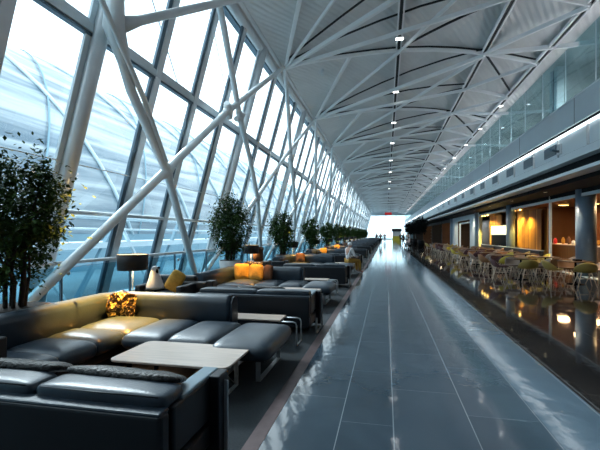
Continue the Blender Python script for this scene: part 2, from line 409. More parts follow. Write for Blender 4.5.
for k, y in enumerate([19.5, 23.5, 27.5, 32, 37, 43]):
    o = copy_tree(pr, 'small white ceiling light along the slot beside the upper glass screen, %s' % ordn[k], (5.05, y, zc(5.05)-.14), scale=(.6, .8, 1))
    o['group'] = 'small lights in the ceiling slot by the glass screen'
# ---------------------------------------------------------------- left glass wall (leans inward)
X0, LK = -6.57, .28
wx = lambda z: X0+LK*z
wall = thing('wall_left', (wx(0), 0, 0), '', 'wall'); del wall['label']; del wall['category']; struct(wall)
ZT = 8.05
def wp(y, z, off=0): return V((wx(z)+off-wx(0), y, z))
g = G(); g.quad(wp(-5, .12), wp(YE, .12), wp(YE, ZT), wp(-5, ZT)); g.build('glass', 'glass', wall)
G().bar(wp(-5, 5.2, .06), wp(YE, 5.2, .06), .16, .2).build('transom', 'mull', wall)
G().bar(wp(-5, 5.07, .10), wp(YE, 5.07, .10), .10, .05).build('transom', 'mulldark', wall)
G().box(-.15, .15, -5, YE, 0, .14).build('sill', 'mull', wall)
G().tube([wp(-5, 2.02, .12), wp(YE, 2.02, .12)], .045, 8).build('rail', 'steel', wall)
G().tube([wp(-5, 2.9, .12), wp(30, 2.9, .12)], .012, 6).build('rail', 'steel', wall)
g0 = g1 = None; k = 0; y = 6.2-1.78*6
while y < YE:
    thick = (k-6) % 4 == 0
    if thick:
        g = G().tube([wp(y, .1, .16), wp(y, ZT, .16)], .15, 14)
        o = g.build('mullion', 'mull', wall)
        G().bar(wp(y-.2, .1, .1), wp(y-.2, ZT, .1), .05, .12).build('mullion_fin', 'outpale', wall)
    else:
        if g0 is None:
            g0 = G().bar(wp(0, .1, .10), wp(0, ZT, .10), .055, .2).build('mullion', 'mulldark', wall)
            g1 = G().bar(wp(.12, .1, .12), wp(.12, ZT, .12), .075, .2).build('mullion_fin', 'mull', wall)
            g0.location.y = g1.location.y = y
        else:
            a = g0.copy(); COL.objects.link(a); a.location.y = y
            if y < 70: b = g1.copy(); COL.objects.link(b); b.location.y = y
    y += 1.78; k += 1
# short oblique glazing bars in the upper band
g = G()
for k in range(0, 12):
    yy = -1+k*3.56
    g.bar(wp(yy, 7.4, .02), wp(yy+3.0, 5.3, .02), .02, .03)
g.build('glazing_bar', 'outpale', wall)
# diagonal steel struts in front of the glass
sx = lambda z, o=.5: X0+o+LK*z
def strut(y0, prof_, label, r, joints=()):
    """prof_: (dy, z) points from the foot up"""
    P_ = [V((sx(z), y0+dy, z)) for dy, z in prof_]; p = P_[0]
    pts, rs = [], []
    for i, a in enumerate(P_):
        if i == 0: pts += [a, a.lerp(P_[1], .12)]; rs += [.55*r, r]
        elif i == len(P_)-1: pts += [P_[i-1].lerp(a, .85), a]; rs += [.85*r, .5*r]
        else: pts.append(a); rs.append(r*1.04)
    t = thing('steel_strut', p, label, 'strut', 'diagonal steel struts before the glass wall')
    G().tube([a-p for a in pts], rs, 12).build('tube', 'steel', t)
    for i in joints:
        c = P_[i]-p; d = (P_[i+1]-P_[i-1]).normalized(); d2 = V((d.x, -d.y, d.z))
        g = G()
        for q in (d, d2): g.tube([c-q*.26, c-q*.1, c, c+q*.1, c+q*.26], [r*1.0, r*1.35, r*1.5, r*1.35, r*1.0], 12)
        g.build('cast_joint', 'steel', t)
    G().lathe([(.22, -.05), (.22, .0), (.15, .05), (.1, .16)], (0, 0, 0), 16).build('foot', 'steel', t)
    return t
AP = [(0, .05), (-3.3, 3.12), (-5.3, 4.4), (-7.0, 5.35), (-9.4, 7.0), (-11.2, 8.05)]
BP = [(0, .05), (3.5, 3.12), (5.95, 5.28), (9.7, 8.05)]
num = ['nearest', 'second', 'third', 'fourth', 'fifth', 'sixth', 'seventh', 'eighth', 'ninth', 'tenth', 'eleventh', 'twelfth', 'thirteenth', 'fourteenth', 'fifteenth']
strut(12.1, [(0, .05), (-3.3, 3.12), (-5.2, 4.39), (-6.0, 5.15), (-6.15, 8.0)], 'thick pale steel strut nearest the viewer, running from the floor up to the large joint', .095, (1,))
for k in range(1, 15):
    strut(12.1+7*k, AP, 'pale steel strut leaning back towards the viewer as it rises, %s in the row' % num[k], .085, (1, 3) if k < 5 else ())
for k in range(0, 14):
    strut(5.25+7*k, BP, 'pale steel strut rising away from the viewer to the roof, %s in the row' % num[k], .095 if k == 0 else .08, (2,) if k == 0 else ())
# arm from the nearest large joint up to the ceiling, and the slender member beside it
c0 = V((sx(5.2), 6.1, 5.2))
t = thing('steel_strut', c0, 'pale steel arm reaching from the nearest large joint up to the ceiling', 'strut')
e0 = V((-2.5, 10.4, 8.2))
G().tube([V((0, 0, 0)), (e0-c0)*.10, (e0-c0)*.5, e0-c0], [.17, .09, .08, .075], 12).build('tube', 'steel', t)
G().tube([V((-.21, .80, -.78)), V((-.1, .38, -.36)), V((0, 0, 0)), V((.08, -.05, .6)), V((.3, -.1, 1.4))], [.08, .13, .19, .14, .09], 12).build('cast_joint', 'steel', t)
c1 = V((sx(3.3, .62), 8.5, 3.3)); e1 = V((sx(8.1, .62), 1.6, 8.1))
t = thing('steel_strut', c1, 'thin pale steel member running just in front of the thick nearest strut', 'strut')
mid1 = V((sx(5.34, .62), 5.6, 5.34))
G().tube([(0, 0, 0), (mid1-c1)*.5+V((0, .12, .0)), mid1-c1, e1-c1], [.04, .055, .05, .045], 10).build('tube', 'steel', t)
# glass balustrade with handrail along the wall
bal = thing('glass_balustrade', (-5.9, 0, 0), 'waist-high tinted glass balustrade with white tubular handrail along the glass wall', 'balustrade')
G().tube([(0, -4, 1.06), (0, YE-2, 1.06)], .035, 10).build('handrail', 'steel', bal)
bp = None
y = -3.9
while y < 60:
    if bp is None:
        bp = G().box(-.006, .006, .03, 2.0, .08, .98).build('glass_panel', 'bglass', bal); bq = G().box(-.04, .0, -.02, .02, 0, 1.04).build('post', 'mulldark', bal)
        bf = G().sup((.03, .12, .86), (.03, .045, .045), 1, 1, 12, 8).sup((.03, .12, .25), (.03, .045, .045), 1, 1, 12, 8).build('clamp', 'chrome', bal)
        bp.location.y = bq.location.y = bf.location.y = y
    else:
        for q in (bp, bq, bf):
            if q is bf and y > 40: continue
            a = q.copy(); COL.objects.link(a); a.location.y = y
    y += 2.05
# ---------------------------------------------------------------- outside
struct(G().box(-90, -6.9, -30, 190, -1.2, -1.0).build('outside_ground', 'apron', org=(0, 0, 0)))
prof = []
for i in range(15):
    a = PI/2*i/14; prof.append((-36+15*math.sin(a)*1.0+0, 1.5+17.0*math.cos(a)))
hall = thing('terminal_building', (-30, 40, -1), 'neighbouring terminal with a long curved pale blue roof seen through the glass wall', 'building')
g = G()
vv = [[g.b.verts.new((x+30, y-40, z+1)) for (x, z) in prof] for y in range(-30, 171, 10)]
for a, b in zip(vv, vv[1:]):
    for i in range(len(prof)-1): g.b.faces.new((a[i], a[i+1], b[i+1], b[i])).smooth = True
g.build('roof', 'roof', hall)
G().box(-40, -6, -70, 130, 19.2, 19.7).build('ridge', 'outpale', hall)
G().box(8.8, 9.2, -70, 130, 0, 2.6).build('wall', 'outdark', hall)
for kk, ya in enumerate(range(-28, 150, 11)):
    g = G(); pts = [(x+30.12, ya-40+i*1.0, z+1.05) for i, (x, z) in enumerate(prof)]
    g.tube(pts, .14, 8); g.build('roof_rib', 'outpale', hall)
    g = G(); pts = [(x+30.12, ya-36-i*.8, z+1.05) for i, (x, z) in enumerate(prof)]
    g.tube(pts, .07, 6); g.build('roof_rib', 'outdark', hall)
br = thing('footbridge', (-13, 30, -1), 'pale tubular outdoor walkway running parallel beyond the glass wall', 'walkway')
G().box(-1.2, 1.2, -55, 90, 2.0, 2.25).build('deck', 'outpale', br)
G().tube([(1.2, -55, 3.3), (1.2, 90, 3.3)], .08, 8).build('rail', 'outpale', br)
G().tube([(1.2, -55, 2.8), (1.2, 90, 2.8)], .05, 8).build('rail', 'outpale', br)
for k in range(26):
    G().bar((1.1, -55+k*5.5, 0), (1.1, -52.5+k*5.5, 3.3), .16, .16).build('post', 'outdark', br)
    G().bar((1.1, -55+k*5.5+5, 0), (1.1, -52.5+k*5.5, 3.3), .12, .12).build('post', 'outpale', br)
# ---------------------------------------------------------------- right side: fascia, soffit, upper level
FX = 5.5
Y0 = -3
fa = []
def fbox(x0, x1, z0, z1, m, y0=Y0, y1=YE, bev=0): return trim(G().box(x0, x1, y0, y1, z0, z1, bev), m)
fbox(FX, FX+.25, 4.88, 5.66, 'fascia')
fbox(FX-.02, FX+.3, 5.66, 5.70, 'fascial')
fbox(FX+.05, FX+.4, 4.82, 4.88, 'black')
led = fbox(FX+.04, FX+.3, 4.735, 4.785, 'ledw')
fbox(FX+.08, FX+.3, 4.12, 4.735, 'fascial')
fbox(FX+.06, FX+.3, 4.09, 4.12, 'black')
fbox(FX, FX+.3, 3.86, 4.09, 'fascial')
fbox(FX+.3, FX+.6, 3.5, 3.9, 'black')
fbox(FX, FX+.5, 3.44, 3.54, 'fascial')
fbox(FX+.5, 13, 3.46, 3.9, 'black')
fbox(FX+.5, 7.5, 3.30, 3.46, 'black')
fbox(FX+.3, 13, 4.3, 4.5, 'darkwall')
for k in range(12):   # added fill lights above the parapet, without fittings, brightening the ceiling
    l = bpy.data.lights.new('ceiling_fill_lamp', 'AREA'); l.shape = 'RECTANGLE'; l.size = .06; l.size_y = 9; l.energy = 32; l.color = (.95, .94, 1)
    lo = bpy.data.objects.new('ceiling_fill_light', l); COL.objects.link(lo); lo.location = (5.55, 2+k*10.4, 5.75); lo.rotation_euler = (PI, math.radians(-48), 0)
# panel joints, recessed vents and fittings of the fascia
for k in range(14):
    y = 9.2+k*1.55*(1+k*.06)
    trim(G().box(FX+.02, FX+.1, y, y+.05, 4.12, 4.70), 'white')
    if k > 2: 
        v = tag(G().box(FX+.05, FX+.09, y+.2, y+1.2, 4.26, 4.60).build('vent_panel', 'mulldark'), 'recessed dark vent panel in the upper fascia, %s of the row' % ordn[k-3], 'vent', 'vent panels in the fascia strip')
for y in (3.4, 8.4, 13.4, 18.4, 23.4): trim(G().box(FX-.005, FX, y, y+.015, 4.88, 5.66), 'black')
s1 = thing('wall_lamp', (FX+.06, 11.6, 4.48), 'small white half-round fitting on the fascia, nearest of two', 'wall lamp', 'fittings on the fascia')
G().box(-.04, .02, -.12, .12, -.2, .2, .015).build('plate', 'white', s1)
G().sup((-.08, 0, -.02), (.07, .09, .11), .8, .8, 14, 10).build('cap', 'cerw', s1)
s2 = thing('security_camera', (FX+.06, 14.6, 4.3), 'dark camera on a small white bracket on the fascia', 'camera')
G().box(-.04, .02, -.14, .14, -.1, .24, .015).build('plate', 'white', s2)
G().tube([(-.02, 0, 0), (-.35, -.25, .02)], .045, 10).build('body', 'mulldark', s2)
# glass screens on the upper floor
sc = thing('wall_right', (5.62, 0, 4.5), '', 'w'); del sc['label']; del sc['category']; struct(sc)
G().box(-.01, .01, Y0, YE, 0, 2.95).build('glass', 'sglass', sc)
mj = None
for k in range(60):
    y = 1+k*1.9
    if mj is None: mj = G().box(-.012, .012, -.012, .012, 0, 2.95).build('glass_joint', 'fascial', sc); mj.location.y = y
    else: a = mj.copy(); COL.objects.link(a); a.location.y = y
fbox(12.8, 13, 0, 4.3, 'brownwall')
fbox(12.8, 13, 4.3, 8.6, 'ceil2')
g = thing('column', (5.78, 15.3, 5.0), 'pale cyan pair of square columns on the upper floor behind the glass', 'column')
G().box(-.12, .12, -.2, .02, 0, 2.3, .02).build('shaft', 'white', g)
G().box(-.06, .10, .02, .24, 0, 2.3).build('core', 'mulldark', g)
G().box(-.12, .12, .24, .42, 0, 2.3, .02).build('shaft', 'white', g)
# added tube lights that brighten the upper floor and its columns
for k in range(9):
    y = 13.6+k*4.6
    l = bpy.data.lights.new('upper_fill_lamp', 'AREA'); l.shape = 'RECTANGLE'; l.size = 1.2; l.size_y = .1; l.energy = 55; l.color = (.85, .96, 1)
    lo = bpy.data.objects.new('upper_fill_light', l); COL.objects.link(lo); lo.location = (7.1, y+.07, 6.27); lo.rotation_euler = (.5, 0, 0)
    o = tag(G().box(6.5, 7.7, y, y+.14, 6.3, 6.36).build('ceiling_light', 'ledw'), 'added thin white tube light behind the upper glass screen, %s' % ordn[k], 'ceiling light', 'added tube lights behind the upper glass')
# ---------------------------------------------------------------- cafe side columns
cp = None
for k, (y, lab) in enumerate([(17.2, 'thick blue-grey round column at the right, nearest of the row'), (25.6, 'blue-grey round column left of the fluted wood wall with the warm glow'), (34.3, 'blue-grey round column by the grey shopfront portal'), (47, 'pale round column beside the lit doorway far down the hall')]):
    if cp is None:
        cp = thing('column', (7.45, y, 0), lab, 'column', 'round columns along the cafe')
        G().lathe([(.335, 0), (.335, 3.5)], n=40).build('shaft', 'column', cp)
        G().lathe([(.36, 0), (.36, .1), (.34, .12)], n=40).build('base_ring', 'mulldark', cp)
    else: copy_tree(cp, lab, (7.25, y+.3, 0), scale=(.72, .72, 1))
# shopfront frame: header and mullions
fr = thing('shopfront_frame', (7.25, 0, 0), 'grey metal shopfront frame with header bar behind the cafe tables', 'frame')
G().box(-.05, .05, 13, 34, 3.02, 3.14).build('header', 'fascia', fr)
G().box(-.04, .04, 10, 34.2, 3.14, 3.32).build('header_panel', 'black', fr)
G().box(-.04, .04, 19.95, 20.08, 0, 3.46).build('mullion', 'fascial', fr)
G().box(-.05, .05, 34, 34.5, 0, 3.3).build('mullion', 'fascia', fr)
G().box(-.05, .05, 25.9, 26.0, 0, 3.4).build('mullion', 'fascia', fr)
trim(G().box(7.15, 7.5, 10, 34, 0, .015), 'fascia')
# fluted wood walls lit from above
def fluted(y0, y1, x, label, bow=.35):
    t = thing('wood_wall', (x, (y0+y1)/2, 0), label, 'wall panel', 'fluted wood walls')
    g = G(); n_ = 40; L_ = y1-y0; rows = []
    for i in range(n_*2+1):
        u = i/(2*n_); yy = -L_/2+u*L_; xx = -bow*math.cos((u-.5)*PI)+(.05 if i % 2 else 0)
        rows.append((g.b.verts.new((xx, yy, 0)), g.b.verts.new((xx, yy, 2.98))))
    for a, b in zip(rows, rows[1:]): g.b.faces.new((a[0], b[0], b[1], a[1]))
    g.box(.3, .4, -L_/2, L_/2, 0, 2.98)
    g.build('fluting', 'panelwood', t)
    g = G()
    g.box(-.9, -.1, -L_/2, L_/2, 3.0, 3.04); g.build('canopy', 'woodd', t)
    for fy in (-.3, -.05, .2):
        G().lathe([(.05, 2.95), (.05, 3.0)], (-.80, fy*L_, 0), 12).build('downlight', 'warm', t)
        l = bpy.data.lights.new('wood_wall_spot', 'SPOT'); l.energy = 460; l.color = (1, .66, .12); l.spot_size = math.radians(95); l.spot_blend = .8; l.shadow_soft_size = .04
        lo = bpy.data.objects.new('spot_light', l); COL.objects.link(lo); lo.parent = t; lo.location = (-.80, fy*L_, 2.92); lo.rotation_euler = (0, math.radians(-14), 0)
    return t
fluted(24.2, 28.3, 8.3, 'fluted brown wood wall glowing yellow under downlights, right of the blue-grey column')
fluted(31.0, 34.2, 8.1, 'fluted brown wood wall glowing yellow, farther of the two and left of the light box')
# glowing light box
lb = thing('light_box', (7.6, 29.0, 1.56), 'long cream glowing light box between the two fluted wood walls', 'light box')
G().box(-.1, .1, -2.3, 2.5, 0, .60, .02).build('diffuser', 'cream', lb)
G().box(-.12, .12, -2.32, 2.52, -.04, 0).build('rim', 'mulldark', lb)
G().box(-.08, .08, -2.2, 2.4, -1.56, -.04).build('stand', 'black', lb)
# cafe interior
ct = thing('serving_counter', (9.6, 23.3, 0), 'long brown serving counter with pale worktop inside the cafe', 'counter')
G().box(-.35, .35, -3.5, 3.9, 0, 1.0, .01).build('body', 'woodd', ct)
G().box(-.42, .42, -3.6, 4.0, 1.0, 1.06, .01).build('worktop', 'wood', ct)
struct(G().box(7.5, 12.8, 12, 40, 3.30, 3.4).build('ceiling', 'brownwall', org=(0, 0, 0)))
struct(G().box(11.8, 11.9, 12, 40, 0, 3.3).build('wall_back', 'brownwall', org=(0, 0, 0)))
struct(G().box(7.6, 12, 11.9, 12.0, 0, 3.3).build('wall_back', 'brownwall', org=(0, 0, 0)))
struct(G().box(8.9, 12, 28.6, 28.7, 0, 3.3).build('wall_back', 'brownwall', org=(0, 0, 0)))
for k, (x, y) in enumerate([(9.0, 17.5), (9.0, 21.2), (9.8, 25.2), (11.0, 20.5), (11.0, 24.5)]):
    t = thing('ceiling_light', (x, y, 3.22), 'warm recessed ceiling light inside the cafe, %s' % ['nearest the column front', 'above the counter middle', 'above the far counter end', 'near the back wall', 'far back corner'][k], 'ceiling light', 'warm lights in the cafe ceiling')
    G().box(-.25, .25, -.06, .06, .0, .08, .01).build('trim_ring', 'white', t)
    G().box(-.23, .23, -.05, .05, -.01, 0).build('lens', 'warm', t)
    l = bpy.data.lights.new('cafe_lamp', 'AREA'); l.energy = 42; l.color = (1, .60, .28); l.size = .5
    lo = bpy.data.objects.new('area_light', l); COL.objects.link(lo); lo.parent = t; lo.location = (0, 0, -.04)
rr = random.Random(3)
jar = None
jn = ['amber glass jar', 'brown paper bag of pastries', 'copper coffee canister']
for k in range(10):
    y = 20.2+k*.72; h_ = rr.uniform(.16, .4)
    mt = ['woodd', 'mustard', 'redm', 'chrome', 'cerw'][k % 5]
    cn = ['brown wooden', 'mustard', 'red', 'steel', 'white'][k % 5]
    pl = ['at its near half', 'at its far half'][k//5]
    tag(G().lathe([(.06, 0), (.09, h_*.3), (.085, h_*.7), (.04, h_*.9), (.045, h_)], (9.55+rr.uniform(-.2, .15), y, 1.06), 14).build('canister', mt), '%s canister on the serving counter, %s' % (cn, pl), 'canister', 'canisters on the serving counter')
mon = thing('monitor', (9.5, 27.0, 1.06), 'small black screen standing on the far end of the counter', 'monitor')
G().box(-.02, .02, -.2, .2, .12, .5, .01).build('screen', 'black', mon)
G().box(-.05, .05, -.03, .03, .0, .14).box(-.1, .1, -.1, .1, 0, .015).build('stand', 'black', mon)
dl = None
for k in range(8):  # downlights added to brighten the shaded chairs and tables
    lab = 'added recessed downlight in the black soffit over the cafe tables, %s' % ordn[k]
    t = thing('downlight', (6.3, 13.5+k*4.4, 3.28), lab, 'downlight', 'added downlights in the soffit over the tables')
    G().lathe([(.06, 0), (.075, 0), (.075, .03), (.06, .03)], n=18, cap=False).build('rim', 'mulldark', t)
    G().lathe([(.058, .004), (.058, .012)], n=16).build('lens', 'cream', t)
    l = bpy.data.lights.new('table_fill_spot', 'SPOT'); l.energy = 160; l.color = (1, .84, .62); l.spot_size = math.radians(105); l.spot_blend = .8; l.shadow_soft_size = .05
    lo = bpy.data.objects.new('spot_light', l); COL.objects.link(lo); lo.parent = t; lo.location = (0, 0, -.06); lo.rotation_euler = (0, math.radians(-22), 0)
# low planter-like partition between tables and cafe
pt = thing('low_partition', (7.08, 24.5, 0), 'low pale-topped partition running behind the cafe tables', 'partition')
G().box(-.08, .08, -3.9, 7.8, 0, .80, .01).build('body', 'darkwall', pt)
G().box(-.10, .10, -4.0, 7.9, .80, .84, .01).build('top', 'column', pt)
# shops farther along the right side
def shop(y0, y1, m, label, lit=True, shelves=True):
    t = thing('shop_unit', (8.0, (y0+y1)/2, 0), label, 'shop'); L_ = (y1-y0)/2
    G().box(1.2, 1.3, -L_, L_, 0, 3.4).build('back_wall', m, t)
    G().box(-.7, 1.3, -L_, -L_+.2, 0, 3.4).build('side_wall', m, t)
    G().box(-.7, 1.3, L_-.2, L_, 0, 3.4).build('side_wall', m, t)
    G().box(-.75, -.65, -L_, L_, 2.95, 3.4).build('sign_band', 'darkwall', t)
    if shelves:
        for z in (.7, 1.3, 1.9, 2.5): G().box(.7, 1.2, -L_+.3, L_-.3, z, z+.04).build('shelf', 'woodd', t)
    if lit:
        G().box(.2, .5, -L_+.6, L_-.6, 3.3, 3.35).build('light_strip', 'cream', t)
        l = bpy.data.lights.new('shop_lamp', 'AREA'); l.energy = 30; l.color = (1, .72, .45); l.size = 1
        lo = bpy.data.objects.new('area_light', l); COL.objects.link(lo); lo.parent = t; lo.location = (.3, 0, 3.2)
    return t
# grey portal with lit doorway
pg = thing('shop_portal', (7.2, 40.5, 0), 'grey shop portal with a bright lit doorway', 'doorway')
G().box(0, .3, -6.2, 6.3, 2.9, 3.45).box(0, .3, -6.2, -3.0, 0, 2.9).box(0, .3, 4.6, 6.3, 0, 2.9).build('surround', 'fascia', pg)
G().box(.25, .35, -2.2, 3.6, 2.6, 2.75).box(.25, .35, -2.2, -1.9, 0, 2.6).box(.25, .35, 3.3, 3.6, 0, 2.6).build('door_frame', 'white', pg)
G().box(1.8, 1.9, -3, 4.6, 0, 2.9).build('back_wall', 'darkwall', pg)
G().box(1.2, 1.6, .6, 2.6, 1.0, 2.0, .02).build('display', 'cream', pg)
l = bpy.data.lights.new('door_lamp', 'AREA'); l.energy = 60; l.color = (.85, .95, 1); l.size = 1
lo = bpy.data.objects.new('area_light', l); COL.objects.link(lo); lo.parent = pg; lo.location = (.9, .5, 2.8)
shop(47.3, 56, 'brownwall', 'brown shop unit with wooden shelves just past the grey portal')
shop(56.3, 68, 'darkwall', 'dark shop unit beyond the brown one')
shop(68.3, 84, 'brownwall', 'brown shop unit farther down the hall')
shop(84.3, 104, 'darkwall', 'farthest dark shop unit by the hall end')
# goods on shelves of the brown shop
for k in range(16):
    y = 48.2+(k % 8)*.95; z = (.74, 1.34)[k//8]
    mt = ['cerw', 'mustard', 'redm', 'woodd'][(k*3) % 4]; cn = ['white', 'mustard', 'red', 'brown'][(k*3) % 4]
    tag(G().box(8.85, 9.05, y, y+.35, z, z+.4, .02).build('gift_box', mt), '%s box on the %s shelf of the brown shop, %s along' % (cn, ['lowest', 'second'][k//8], ordn[k % 8]), 'box', 'boxes on the shop shelves')
# ---------------------------------------------------------------- cafe furniture
GR = 'tub chairs round the cafe tables'
def make_chair(label, m):
    t = thing('tub_chair', (0, 0, 0), label, 'chair', GR)
    g = G(); N_, Mr = 20, 8; rows = []
    for i in range(Mr+1):
        f = i/Mr; row = []
        for k in range(N_):
            a = 2*PI*k/N_; back = max(0, math.cos(a-PI/2))  # back is +y
            r = .10+.17*math.sin(f*PI/2)+.02*f
            top = .05+.27*back**.8
            z = .44+top*(1-math.cos(f*PI/2))**1.1
            row.append((r*math.cos(a)*1.02, r*math.sin(a)+.02*f, z))
        rows.append(row)
    inner = [[g.b.verts.new(p) for p in row] for row in rows]
    outer = [[g.b.verts.new((p[0]*1.07, p[1]*1.07, p[2]-.02*(1-i/Mr))) for p in row] for i, row in enumerate(rows)]
    for A in (inner, outer):
        for i in range(Mr):
            for k in range(N_): g.b.faces.new((A[i][k], A[i][(k+1) % N_], A[i+1][(k+1) % N_], A[i+1][k])).smooth = True
        g.b.faces.new(A[0])
    for k in range(N_): g.b.faces.new((inner[-1][k], inner[-1][(k+1) % N_], outer[-1][(k+1) % N_], outer[-1][k]))
    g.build('shell', m, t)
    G().sup((0, 0, .46), (.19, .19, .03), .6, 1, 20, 8).build('seat_pad', m, t)
    for sx_, sy_ in ((1, 1), (1, -1), (-1, 1), (-1, -1)):
        G().tube([(.12*sx_, .12*sy_, .45), (.25*sx_, .24*sy_, 0)], [.018, .012], 8).build('leg', 'legw', t)
    G().tube([(.18*1, .18, .24), (-.18, -.18, .24)], .008, 6).tube([(.18, -.18, .24), (-.18, .18, .24)], .008, 6).build('stretcher', 'legw', t)
    return t
def make_table(label):
    t = thing('cafe_table', (0, 0, 0), label, 'table', 'wooden cafe tables')
    G().box(-.38, .38, -.38, .38, .715, .745, .012).build('tabletop', 'woodd', t)
    G().lathe([(.03, .02), (.03, .715)], n=12).build('pedestal', 'black', t)
    G().lathe([(.24, 0), (.24, .01), (.05, .03)], n=20).build('base', 'black', t)
    return t
CM = ['ctaupe', 'colive', 'cplum', 'cyel', 'ctan']
CN = {'ctaupe': 'taupe', 'colive': 'olive', 'cplum': 'dark plum', 'cyel': 'mustard yellow', 'ctan': 'tan'}
protoC = protoT = None
rr = random.Random(11)
tabs = []
for i in range(11): tabs.append((4.65+rr.uniform(-.1, .1), 15.4+i*2.35, 'aisle row', i))
for i in range(7): tabs.append((5.92+rr.uniform(-.05, .05), 14.3+i*2.4, 'row nearest the shopfront', i))
sides = [(0, -.62, PI, 'near'), (0, .62, 0, 'far'), (-.62, 0, PI/2, 'aisle'), (.62, 0, -PI/2, 'shopfront')]
ci = 0
for (x, y, row, i) in tabs:
    lab = 'brown wooden cafe table, %s in the %s' % (ordn[i], row)
    if protoT is None: protoT = make_table(lab); protoT.location = (x, y, 0); protoT.rotation_euler.z = .1
    else: copy_tree(protoT, lab, (x, y, 0), rr.uniform(-.1, .2))
    for (dx, dy, rz, sn) in sides:
        if row != 'aisle row' and sn == 'aisle' and i > 0: continue
        m = [1, 0, 2, 0, 3, 2, 4][ci % 7] if i or row == 'aisle row' else [1, 4, 1, 0][ci % 4]
        if row == 'row nearest the shopfront' and i == 0 and sn == 'aisle': m = 1
        ci += 1; mm = CM[m]
        lab = '%s tub chair, %s side of the %s %s table' % (CN[mm], sn, ordn[i], 'aisle-row' if row == 'aisle row' else 'shopfront-row')
        loc = (x+dx*1.05+rr.uniform(-.05, .05), y+dy*1.05+rr.uniform(-.05, .05), 0)
        if protoC is None:
            protoC = make_chair(lab, mm); protoC.location = loc; protoC.rotation_euler.z = rz+PI/2 if False else rz
            protoC.rotation_euler.z = {'near': PI, 'far': 0, 'aisle': PI/2, 'shopfront': -PI/2}[sn]
        else:
            copy_tree(protoC, lab, loc, {'near': PI, 'far': 0, 'aisle': PI/2, 'shopfront': -PI/2}[sn]+rr.uniform(-.35, .35), swap={'shell': mm, 'seat_pad': mm})
tag(G().box(-.09, .09, -.13, .13, 0, .05, .01).build('tray', 'black', org=(0, 0, 0)), 'small dark tray on the nearest shopfront-row table', 'tray').location = (5.95, 14.3, .745)
# ---------------------------------------------------------------- people
def person(name_label, top, bottom, pose='stand', cap=None, hair='hair'):
    t = thing('person', (0, 0, 0), name_label, 'person')
    if pose == 'stand':
        J = dict(pel=(0, 0, .95), waist=(0, 0, 1.1), chest=(0, 0, 1.32), neck=(0, 0, 1.47), head=(0, .02, 1.58), crown=(0, .01, 1.68),
                 shL=(-.18, 0, 1.40), elL=(-.24, .02, 1.14), wrL=(-.25, .12, .90), haL=(-.25, .15, .80), shR=(.18, 0, 1.40), elR=(.24, -.05, 1.13), wrR=(.25, -.02, .88), haR=(.25, .0, .78),
                 hiL=(-.09, 0, .90), knL=(-.10, .12, .50), anL=(-.10, .05, .09), toL=(-.10, .20, .035), hiR=(.09, 0, .90), knR=(.10, -.02, .50), anR=(.10, -.22, .12), toR=(.10, -.08, .035))
    else:
        J = dict(pel=(0, 0, .52), waist=(0, -.03, .68), chest=(0, .0, .90), neck=(0, .03, 1.05), head=(0, .07, 1.15), crown=(0, .06, 1.25),
                 shL=(-.18, .02, .98), elL=(-.26, .10, .72), wrL=(-.16, .32, .66), haL=(-.12, .40, .66), shR=(.18, .02, .98), elR=(.26, .10, .72), wrR=(.16, .32, .66), haR=(.12, .40, .66),
                 hiL=(-.09, .02, .50), knL=(-.12, .45, .50), anL=(-.12, .48, .09), toL=(-.12, .63, .035), hiR=(.09, .02, .50), knR=(.12, .45, .50), anR=(.12, .46, .09), toR=(.12, .61, .035))
    R = dict(pel=.13, waist=.11, chest=.135, neck=.052, head=.088, crown=.06, shL=.062, elL=.042, wrL=.028, haL=.036, shR=.062, elR=.042, wrR=.028, haR=.036,
             hiL=.085, knL=.058, anL=.036, toL=.032, hiR=.085, knR=.058, anR=.036, toR=.032)
    E_ = [('pel', 'waist'), ('waist', 'chest'), ('chest', 'neck'), ('neck', 'head'), ('head', 'crown'), ('chest', 'shL'), ('shL', 'elL'), ('elL', 'wrL'), ('wrL', 'haL'), ('chest', 'shR'), ('shR', 'elR'), ('elR', 'wrR'), ('wrR', 'haR'),
          ('pel', 'hiL'), ('hiL', 'knL'), ('knL', 'anL'), ('anL', 'toL'), ('pel', 'hiR'), ('hiR', 'knR'), ('knR', 'anR'), ('anR', 'toR')]
    def skin(nm, keys, grow, m):
        ks = [k for k in J if k in keys]; me = bpy.data.meshes.new(nm)
        me.from_pydata([J[k] for k in ks], [(ks.index(a), ks.index(b)) for a, b in E_ if a in ks and b in ks], [])
        o = bpy.data.objects.new(nm, me); COL.objects.link(o); o.parent = t
        o.modifiers.new('skin', 'SKIN'); sv = me.skin_vertices[0].data
        for i, k in enumerate(ks): sv[i].radius = (R[k]+grow, (R[k]+grow)*(.78 if k in ('pel', 'waist', 'chest') else 1))
        sv[0].use_root = True
        sb = o.modifiers.new('sub', 'SUBSURF'); sb.levels = sb.render_levels = 2
        for p in me.polygons: p.use_smooth = True
        me.materials.append(M[m]); return o
    skin('body', set(J), 0, 'skin')
    skin('shirt', {'pel', 'waist', 'chest', 'shL', 'elL', 'wrL', 'shR', 'elR', 'wrR'}, .014, top)
    skin('trousers', {'pel', 'hiL', 'knL', 'anL', 'hiR', 'knR', 'anR'}, .016, bottom)
    h = J['head']
    G().sup((h[0], h[1]-.02, h[2]+.035), (.092, .10, .085), 1, 1, 16, 10).build('cap' if cap else 'hair', cap or hair, t)
    G().sup((h[0], h[1]+.095, h[2]-.01), (.012, .018, .02), 1, 1, 8, 6).build('nose', 'skin', t)
    return t
def put(t, loc, rz=0, sc=1): t.location = loc; t.rotation_euler.z = rz; t.scale = (sc,)*3; return t
M['wshirt'] = mat('white_shirt', (.7, .72, .74), .8); M['dshirt'] = mat('dark_coat', (.012, .014, .02), .8); M['pshirt'] = mat('pale_pink_shirt', (.62, .48, .47), .8); M['gshirt'] = mat('grey_shirt', (.2, .22, .25), .8)
